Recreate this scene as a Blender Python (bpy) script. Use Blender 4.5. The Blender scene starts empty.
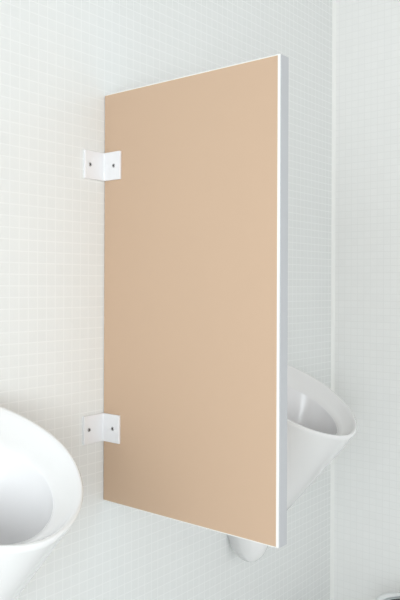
import bpy, bmesh, math
from mathutils import Vector, Matrix

S = bpy.context.scene
COL = S.collection
EYE = 0.98                                   # lens height above the floor

# ------------------------------------------------------------------ camera
cam_d = bpy.data.cameras.new('camera')
cam = bpy.data.objects.new('camera', cam_d)
COL.objects.link(cam)
S.camera = cam
cam_d.sensor_fit = 'HORIZONTAL'
cam_d.sensor_width = 36.0
cam_d.lens = 36.0 * 712 / 400
cam_d.shift_x = 1.2 / 400
cam_d.shift_y = -14 / 400
cam_d.clip_start = 0.05
fw = Vector((0.7785, 0.6277, 0.0)).normalized()
rt = Vector((fw.y, -fw.x, 0.0))
up = Vector((0, 0, 1))
roll = math.radians(0.22)
r2 = rt * math.cos(roll) + up * math.sin(roll)
u2 = up * math.cos(roll) - rt * math.sin(roll)
cam.matrix_world = Matrix((
    (r2.x, u2.x, -fw.x, -0.982),
    (r2.y, u2.y, -fw.y, -1.0344),
    (r2.z, u2.z, -fw.z, EYE),
    (0, 0, 0, 1)))

# ------------------------------------------------------------------ world and light
world = bpy.data.worlds.new('room_light')
S.world = world
world.use_nodes = True
bg = world.node_tree.nodes['Background']
bg.inputs['Color'].default_value = (0.985, 0.995, 0.985, 1)
bg.inputs['Strength'].default_value = 1.25


def area(name, loc, target, sx, sy, power, col=(1, 1, 1)):
    d = bpy.data.lights.new(name, 'AREA')
    d.shape = 'RECTANGLE'
    d.size = sx
    d.size_y = sy
    d.energy = power
    d.color = col
    o = bpy.data.objects.new(name, d)
    COL.objects.link(o)
    o.location = loc
    o.rotation_euler = (Vector(target) - Vector(loc)).to_track_quat('-Z', 'Y').to_euler()
    return o


area('fill_light', (-1.32, -1.2, 0.80), (0.1, -0.2, 0.9), 0.5, 0.5, 7.5, (0.88, 0.97, 1.0))  # added fill that brightens the screen and urinals, not a fixture of the room
area('daylight_from_left', (-2.4, -1.0, 1.4), (0.9, -0.3, 1.2), 1.0, 1.0, 5.6, (0.95, 0.985, 1.0))

S.view_settings.view_transform = 'Standard'
S.view_settings.look = 'None'
S.view_settings.gamma = 1.0
S.view_settings.use_curve_mapping = False
S.view_settings.exposure = 0.11


# ------------------------------------------------------------------ materials
def principled(name, col, rough=0.5, metal=0.0, coat=0.0, spec=0.5):
    m = bpy.data.materials.new(name)
    m.use_nodes = True
    b = m.node_tree.nodes['Principled BSDF']
    b.inputs['Base Color'].default_value = (*col, 1)
    b.inputs['Roughness'].default_value = rough
    b.inputs['Metallic'].default_value = metal
    b.inputs['Coat Weight'].default_value = coat
    b.inputs['Coat Roughness'].default_value = 0.05
    b.inputs['Specular IOR Level'].default_value = spec
    return m


def noise_bump(m, scale, strength, dist=0.0005):
    nt = m.node_tree
    b = nt.nodes['Principled BSDF']
    tc = nt.nodes.new('ShaderNodeTexCoord')
    n = nt.nodes.new('ShaderNodeTexNoise')
    n.inputs['Scale'].default_value = scale
    nt.links.new(tc.outputs['Object'], n.inputs['Vector'])
    bp = nt.nodes.new('ShaderNodeBump')
    bp.inputs['Strength'].default_value = strength
    bp.inputs['Distance'].default_value = dist
    nt.links.new(n.outputs['Fac'], bp.inputs['Height'])
    nt.links.new(bp.outputs['Normal'], b.inputs['Normal'])


def tile_mat(name, axis, grout, t1, t2, pitch=0.0204, joint=0.0022):
    """Glazed mosaic: square tiles with a slightly uneven glaze and flush joints."""
    m = principled(name, t1, 0.22, spec=0.4)
    nt = m.node_tree
    N, L = nt.nodes, nt.links
    b = N['Principled BSDF']
    tc = N.new('ShaderNodeTexCoord')
    sp = N.new('ShaderNodeSeparateXYZ')
    cb = N.new('ShaderNodeCombineXYZ')
    L.new(tc.outputs['Object'], sp.inputs[0])
    L.new(sp.outputs[axis], cb.inputs[0])
    L.new(sp.outputs['Z'], cb.inputs[1])
    br = N.new('ShaderNodeTexBrick')
    br.offset = 0.0
    br.squash = 1.0
    br.inputs['Color1'].default_value = (*t1, 1)
    br.inputs['Color2'].default_value = (*t2, 1)
    br.inputs['Mortar'].default_value = (*grout, 1)
    br.inputs['Scale'].default_value = 1.0
    br.inputs['Mortar Size'].default_value = joint / 2
    br.inputs['Mortar Smooth'].default_value = 0.4
    br.inputs['Brick Width'].default_value = pitch
    br.inputs['Row Height'].default_value = pitch
    L.new(cb.outputs[0], br.inputs['Vector'])
    L.new(br.outputs['Color'], b.inputs['Base Color'])
    rr = N.new('ShaderNodeMapRange')
    rr.inputs['To Min'].default_value = 0.2
    rr.inputs['To Max'].default_value = 0.7
    L.new(br.outputs['Fac'], rr.inputs['Value'])
    L.new(rr.outputs[0], b.inputs['Roughness'])
    inv = N.new('ShaderNodeMath')
    inv.operation = 'SUBTRACT'
    inv.inputs[0].default_value = 1.0
    L.new(br.outputs['Fac'], inv.inputs[1])
    nz = N.new('ShaderNodeTexNoise')
    nz.inputs['Scale'].default_value = 55.0
    L.new(tc.outputs['Object'], nz.inputs['Vector'])
    ad = N.new('ShaderNodeMath')
    ad.operation = 'MULTIPLY_ADD'
    L.new(nz.outputs['Fac'], ad.inputs[0])
    ad.inputs[1].default_value = 0.6
    L.new(inv.outputs[0], ad.inputs[2])
    bp = N.new('ShaderNodeBump')
    bp.inputs['Strength'].default_value = 0.12
    bp.inputs['Distance'].default_value = 0.0006
    L.new(ad.outputs[0], bp.inputs['Height'])
    L.new(bp.outputs['Normal'], b.inputs['Normal'])
    return m


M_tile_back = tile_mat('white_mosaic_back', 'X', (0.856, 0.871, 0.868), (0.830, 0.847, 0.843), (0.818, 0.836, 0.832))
M_tile_right_lit = tile_mat('white_mosaic_right_lit', 'Y', (0.85, 0.855, 0.845), (0.94, 0.945, 0.935), (0.925, 0.93, 0.92))  # same mosaic, colour lightened for the light this wall catches from the left
M_ceramic = principled('glazed_white_ceramic', (0.86, 0.86, 0.865), 0.12, coat=0.5)
M_basin = principled('glazed_basin_ceramic', (0.87, 0.87, 0.885), 0.25, coat=0.15)
M_tan = principled('beige_laminate', (0.605, 0.434, 0.309), 0.6, spec=0.2)
noise_bump(M_tan, 900, 0.05)
M_core = principled('white_board_edge', (0.90, 0.89, 0.87), 0.5)
M_edge = principled('grey_edge_band', (0.51, 0.52, 0.545), 0.45)
M_bracket = principled('white_powder_coat', (0.86, 0.86, 0.88), 0.35)
noise_bump(M_bracket, 1500, 0.05)
M_screw = principled('screw_steel', (0.50, 0.50, 0.51), 0.3, metal=0.9)
M_socket = principled('screw_socket_black', (0.02, 0.02, 0.02), 0.6)
M_seal = principled('white_sealant', (0.93, 0.94, 0.92), 0.4)
M_floor = tile_mat('pale_floor_tile', 'X', (0.62, 0.62, 0.61), (0.72, 0.72, 0.71), (0.70, 0.70, 0.69), 0.3, 0.004)
_sp = [n for n in M_floor.node_tree.nodes if n.type == 'SEPXYZ'][0]
_cb = [n for n in M_floor.node_tree.nodes if n.type == 'COMBXYZ'][0]
M_floor.node_tree.links.new(_sp.outputs['Y'], _cb.inputs[1])
M_ceil = principled('white_ceiling_paint', (0.62, 0.62, 0.61), 0.8)
M_steel = principled('brushed_steel', (0.84, 0.86, 0.87), 0.4, metal=0.5)
M_dark = principled('bin_inside_shade', (0.06, 0.065, 0.065), 0.6)  # shade inside the bin, put into the colour


# ------------------------------------------------------------------ helpers
def finish(name, bm, mat, parent=None, smooth=False, bevel=0.0, segs=2):
    me = bpy.data.meshes.new(name)
    bmesh.ops.recalc_face_normals(bm, faces=bm.faces)
    bm.to_mesh(me)
    bm.free()
    me.materials.append(mat)
    if smooth:
        for p in me.polygons:
            p.use_smooth = True
    o = bpy.data.objects.new(name, me)
    COL.objects.link(o)
    if parent:
        o.parent = parent
    if bevel:
        b = o.modifiers.new('bevel', 'BEVEL')
        b.width = bevel
        b.segments = segs
        b.limit_method = 'ANGLE'
    return o


def box(bm, x0, x1, y0, y1, z0, z1):
    vs = [bm.verts.new((x, y, z)) for x in (x0, x1) for y in (y0, y1) for z in (z0, z1)]
    for f in ((0, 1, 3, 2), (4, 6, 7, 5), (0, 4, 5, 1), (2, 3, 7, 6), (0, 2, 6, 4), (1, 5, 7, 3)):
        bm.faces.new([vs[i] for i in f])


def boxed(name, mat, dims, parent=None, bevel=0.0):
    bm = bmesh.new()
    box(bm, *dims)
    return finish(name, bm, mat, parent, bevel=bevel)


def structure(name, mat, dims):
    o = boxed(name, mat, dims)
    o['kind'] = 'structure'
    return o


def thing(name, label, cat, loc=(0, 0, 0), group=None):
    o = bpy.data.objects.new(name, None)
    o.empty_display_size = 0.05
    COL.objects.link(o)
    o.location = loc
    o['label'] = label
    o['category'] = cat
    if group:
        o['group'] = group
    return o


def extrude_profile(bm, pts, z0, z1):
    lo = [bm.verts.new((x, y, z0)) for x, y in pts]
    hi = [bm.verts.new((x, y, z1)) for x, y in pts]
    n = len(pts)
    for i in range(n):
        j = (i + 1) % n
        bm.faces.new((lo[i], lo[j], hi[j], hi[i]))
    bm.faces.new(lo[::-1])
    bm.faces.new(hi)


def lathe(bm, prof, n=48, cap=True):
    rings = []
    for r, z in prof:
        rings.append([bm.verts.new((r * math.cos(2 * math.pi * k / n), r * math.sin(2 * math.pi * k / n), z)) for k in range(n)])
    for a, b in zip(rings, rings[1:]):
        for k in range(n):
            bm.faces.new((a[k], a[(k + 1) % n], b[(k + 1) % n], b[k]))
    if cap:
        bm.faces.new(rings[0][::-1])
        bm.faces.new(rings[-1])


# ------------------------------------------------------------------ the room
CX = 0.944                                   # the right wall
structure('wall_back', M_tile_back, (-3.4, CX + 0.1, 0.0, 0.1, 0.0, 2.5))
structure('wall_right', M_tile_right_lit, (CX, CX + 0.1, -3.4, 0.0, 0.0, 2.5))
structure('floor', M_floor, (-3.4, CX + 0.1, -3.4, 0.1, -0.1, 0.0))
structure('ceiling', M_ceil, (-3.4, CX + 0.1, -3.4, 0.1, 2.5, 2.6))
# sealant fillet in the corner of the two tiled walls
bm = bmesh.new()
r = 0.0085
pts = [(CX, 0.0), (CX - r, 0.0), (CX - r * 0.62, -r * 0.22), (CX - r * 0.38, -r * 0.38), (CX - r * 0.22, -r * 0.62), (CX, -r)]
extrude_profile(bm, pts, 0.0, 2.5)
o = finish('trim_1', bm, M_seal, smooth=False)
o['kind'] = 'structure'

# ------------------------------------------------------------------ privacy partition
PT = 0.0265                                  # board thickness
PD = 0.411                                   # how far it stands out
ZT, ZB = EYE + 0.3785, EYE - 0.4265
part = thing('privacy_partition', 'beige urinal privacy screen with white edges, bracketed to the white tiled wall',
             'partition', (0, 0, ZB))
H = ZT - ZB
boxed('core_board', M_core, (0.0008, PT - 0.0008, -PD + 0.0012, -0.0015, 0, H), part, 0.0008)
boxed('face_laminate', M_tan, (0.0, 0.0022, -PD + 0.0056, -0.0015, 0.0022, H - 0.0022), part, 0.0003)
boxed('face_laminate', M_tan, (PT - 0.0022, PT, -PD + 0.0056, -0.0015, 0.0022, H - 0.0022), part, 0.0003)
eb = boxed('edge_band', M_edge, (0.0022, PT - 0.0010, -PD, -PD + 0.003, 0.0006, H - 0.0006), part, 0.0006)
eb['label'] = 'pale grey edge band'


def bracket(zc):
    t = 0.0045
    hw, wl, pl = 0.0275, 0.0540, 0.0485
    bm = bmesh.new()
    prof = [(0.0, 0.0), (-wl, 0.0), (-wl, -t), (-t - 0.0012, -t), (-t, -t - 0.0012), (-t, -pl), (0.0, -pl)]
    extrude_profile(bm, prof, zc - hw, zc + hw)
    br = finish('angle_bracket', bm, M_bracket, part, bevel=0.0008)
    # a countersunk socket screw in each flange
    def screw(center, axis):
        bm = bmesh.new()
        lathe(bm, [(0.0040, -0.0015), (0.0040, 0.0004), (0.0034, 0.0011), (0.0021, 0.0012), (0.0019, 0.0003)], 24)
        rot = Vector((0, 0, 1)).rotation_difference(Vector(axis)).to_matrix().to_4x4()
        bm.transform(Matrix.Translation(center) @ rot)
        s = finish('screw', bm, M_screw, br, smooth=False)
        s.data.materials.append(M_socket)
        s.data.polygons[-1].material_index = 1
        return s
    screw((-0.0415, -t, zc), (0, -1, 0))
    screw((-t, -0.0315, zc), (-1, 0, 0))
    return br


bracket(EYE + 0.2345 - ZB)
bracket(EYE - 0.2795 - ZB)


# ------------------------------------------------------------------ urinals
def oval(W, A, e0, n, ht, k, k2, a):
    c, s = math.cos(a), math.sin(a)
    w = W * math.copysign(abs(c) ** (2 / n), c)
    e = e0 + A * math.copysign(abs(s) ** (2 / n), s)
    d = e0 + A - e
    return Vector((w, -e, ht + k * d + k2 * d * d))


NA = 96
OUT = dict(W=0.1510, A=0.1395, e0=0.1760, n=1.87, ht=-0.3284, k=0.550, k2=0.08)
INN = dict(W=0.1100, A=0.0940, e0=0.1750, n=1.89, ht=-0.3358, k=0.550, k2=0.149)


def smooth01(x):
    x = max(0.0, min(1.0, x))
    return x * x * (3 - 2 * x)


def urinal_rings():
    """Closed rings from the foot up the outside, over the lip and down the rim band."""
    angs = [2 * math.pi * (i + 0.5) / NA for i in range(NA)]
    O = [oval(a=a, **OUT) for a in angs]
    I = [oval(a=a, **INN) for a in angs]
    FW, FE, FA, FZ, BZ, EC = 0.030, 0.068, 0.037, -0.577, 0.092, 0.045
    foot = []
    for a in angs:
        c, s = math.cos(a), math.sin(a)
        foot.append((FW * c, FE + (FA if s > 0 else FE) * s))
    rings = []
    # rounded tip against the wall
    for j in range(9):
        th = math.pi / 2 * (1 - j / 9) * 0.985
        ring = []
        for (w, e), a in zip(foot, angs):
            e0 = e if math.sin(a) > 0 else 0.0
            e2 = EC + (e0 - EC) * math.cos(th)
            ring.append(Vector((w * math.cos(th), -e2, FZ - BZ * math.sin(th))))
        rings.append(ring)
    nt = 20
    for j in range(nt + 1):
        t = 1 - j / nt * 0.97
        tw, te = t ** 0.85, t ** 1.04
        ring = []
        for p, (fw_, fe_), a in zip(O, foot, angs):
            sa, ca = math.sin(a), math.cos(a)
            w = p.x * (1 - tw) + fw_ * tw
            e = -p.y * (1 - te) + fe_ * te
            z = p.z * (1 - t) + FZ * t
            if sa < 0:                        # the back flattens against the wall
                m = smooth01(t / 0.18)
                hw = OUT['W'] * (1 - tw) + FW * tw
                wx = math.copysign(abs(ca) ** (1 - 0.20 * m), ca) * hw
                w = w * (1 - m) + wx * m
                e *= 1 - m
            ring.append(Vector((w, -e, z)))
        rings.append(ring)
    # lip: small roll from the outer edge to the rim band
    for f, dz in ((0.0, 0.0005), (0.05, 0.0042), (0.13, 0.0050), (0.25, 0.0028), (0.5, -0.0005), (0.75, -0.0015), (0.93, 0.0), (1.0, -0.0025)):
        rings.append([p.lerp(q, f) + Vector((0, 0, dz)) for p, q in zip(O, I)])
    return angs, rings, I


def loft(bm, rings, cap0=False, cap1=False):
    R = [[bm.verts.new(p) for p in r] for r in rings]
    n = len(R[0])
    for a, b in zip(R, R[1:]):
        for k in range(n):
            bm.faces.new((a[k], a[(k + 1) % n], b[(k + 1) % n], b[k]))
    if cap0:
        bm.faces.new(R[0][::-1])
    if cap1:
        bm.faces.new(R[-1])


def make_urinal(label):
    u = thing('urinal', label, 'urinal', (0, 0, EYE - 0.668), 'wall hung urinals')
    off = Vector((0, 0, 0.668))
    angs, rings, I = urinal_rings()
    bm = bmesh.new()
    loft(bm, [[p + off for p in r] for r in rings], cap0=True)
    finish('body', bm, M_ceramic, u, smooth=True)
    # basin: drops from the inner edge of the rim to the outlet
    low = [Vector((0.030 * math.cos(a), -0.125 - 0.030 * math.sin(a), -0.480)) for a in angs]
    br = [[p + Vector((0, 0, -0.0025)) for p in I]]
    for t, sh in ((0.015, 0.0), (0.03, 0.0), (0.08, 0.0), (0.18, 0.0), (0.35, 0.0), (0.55, 0.0), (0.75, 0.0), (0.9, 0.0), (1.0, 0.0)):
        ring = []
        for p, q in zip(I, low):
            tr = t * (0.40 + 0.60 * t)          # steep just under the rim
            h = p.z + (q.z - p.z) * t
            ring.append(Vector((p.x + (q.x - p.x) * tr, p.y + (q.y - p.y) * tr, h)))
        br.append(ring)
    bm = bmesh.new()
    loft(bm, [[p + off for p in r] for r in br], cap1=True)
    bo = finish('basin', bm, M_basin, u, smooth=True)
    # outlet strainer at the bottom of the basin
    bm = bmesh.new()
    lathe(bm, [(0.026, 0.0), (0.026, 0.002), (0.023, 0.0035), (0.006, 0.0035), (0.0045, 0.0025)], 32)
    bm.transform(Matrix.Translation((0, -0.125, 0.668 - 0.4805)))
    finish('outlet_strainer', bm, M_steel, u)
    return u


def copy_tree(o, parent=None):
    c = o.copy()
    COL.objects.link(c)
    if parent:
        c.parent = parent
    for ch in list(o.children):
        copy_tree(ch, c)
    return c


ur = make_urinal('white ceramic urinal left of the beige screen, nearest the camera, cut by the left edge')
ur2 = copy_tree(ur)
ur2['label'] = 'white ceramic urinal half hidden behind the beige screen, near the room corner'
ur.location.x = -0.4015
ur2.location.x = 0.4420

# ------------------------------------------------------------------ bin in the bottom right corner
bn = thing('waste_bin', 'open metal bin by the right tiled wall, only its rim in the bottom corner',
           'bin', (0.716, -0.336, 0.0))
RB, HB = 0.085, 0.190
bm = bmesh.new()
lathe(bm, [(RB - 0.02, 0.0), (RB - 0.006, HB - 0.012)], 64)
finish('bin_body', bm, M_steel, bn, smooth=False)
bm = bmesh.new()
lathe(bm, [(RB - 0.022, HB - 0.008), (RB - 0.004, HB - 0.010), (RB, HB - 0.004), (RB - 0.002, HB), (RB - 0.012, HB), (RB - 0.016, HB - 0.005)], 64, cap=False)
finish('bin_rim', bm, M_steel, bn, smooth=True)
bm = bmesh.new()
lathe(bm, [(RB - 0.022, HB - 0.0085), (RB - 0.03, HB - 0.0115)], 64)
finish('bin_shaded_inside', bm, M_dark, bn)  # dark disc just below the rim stands in for the shaded inside
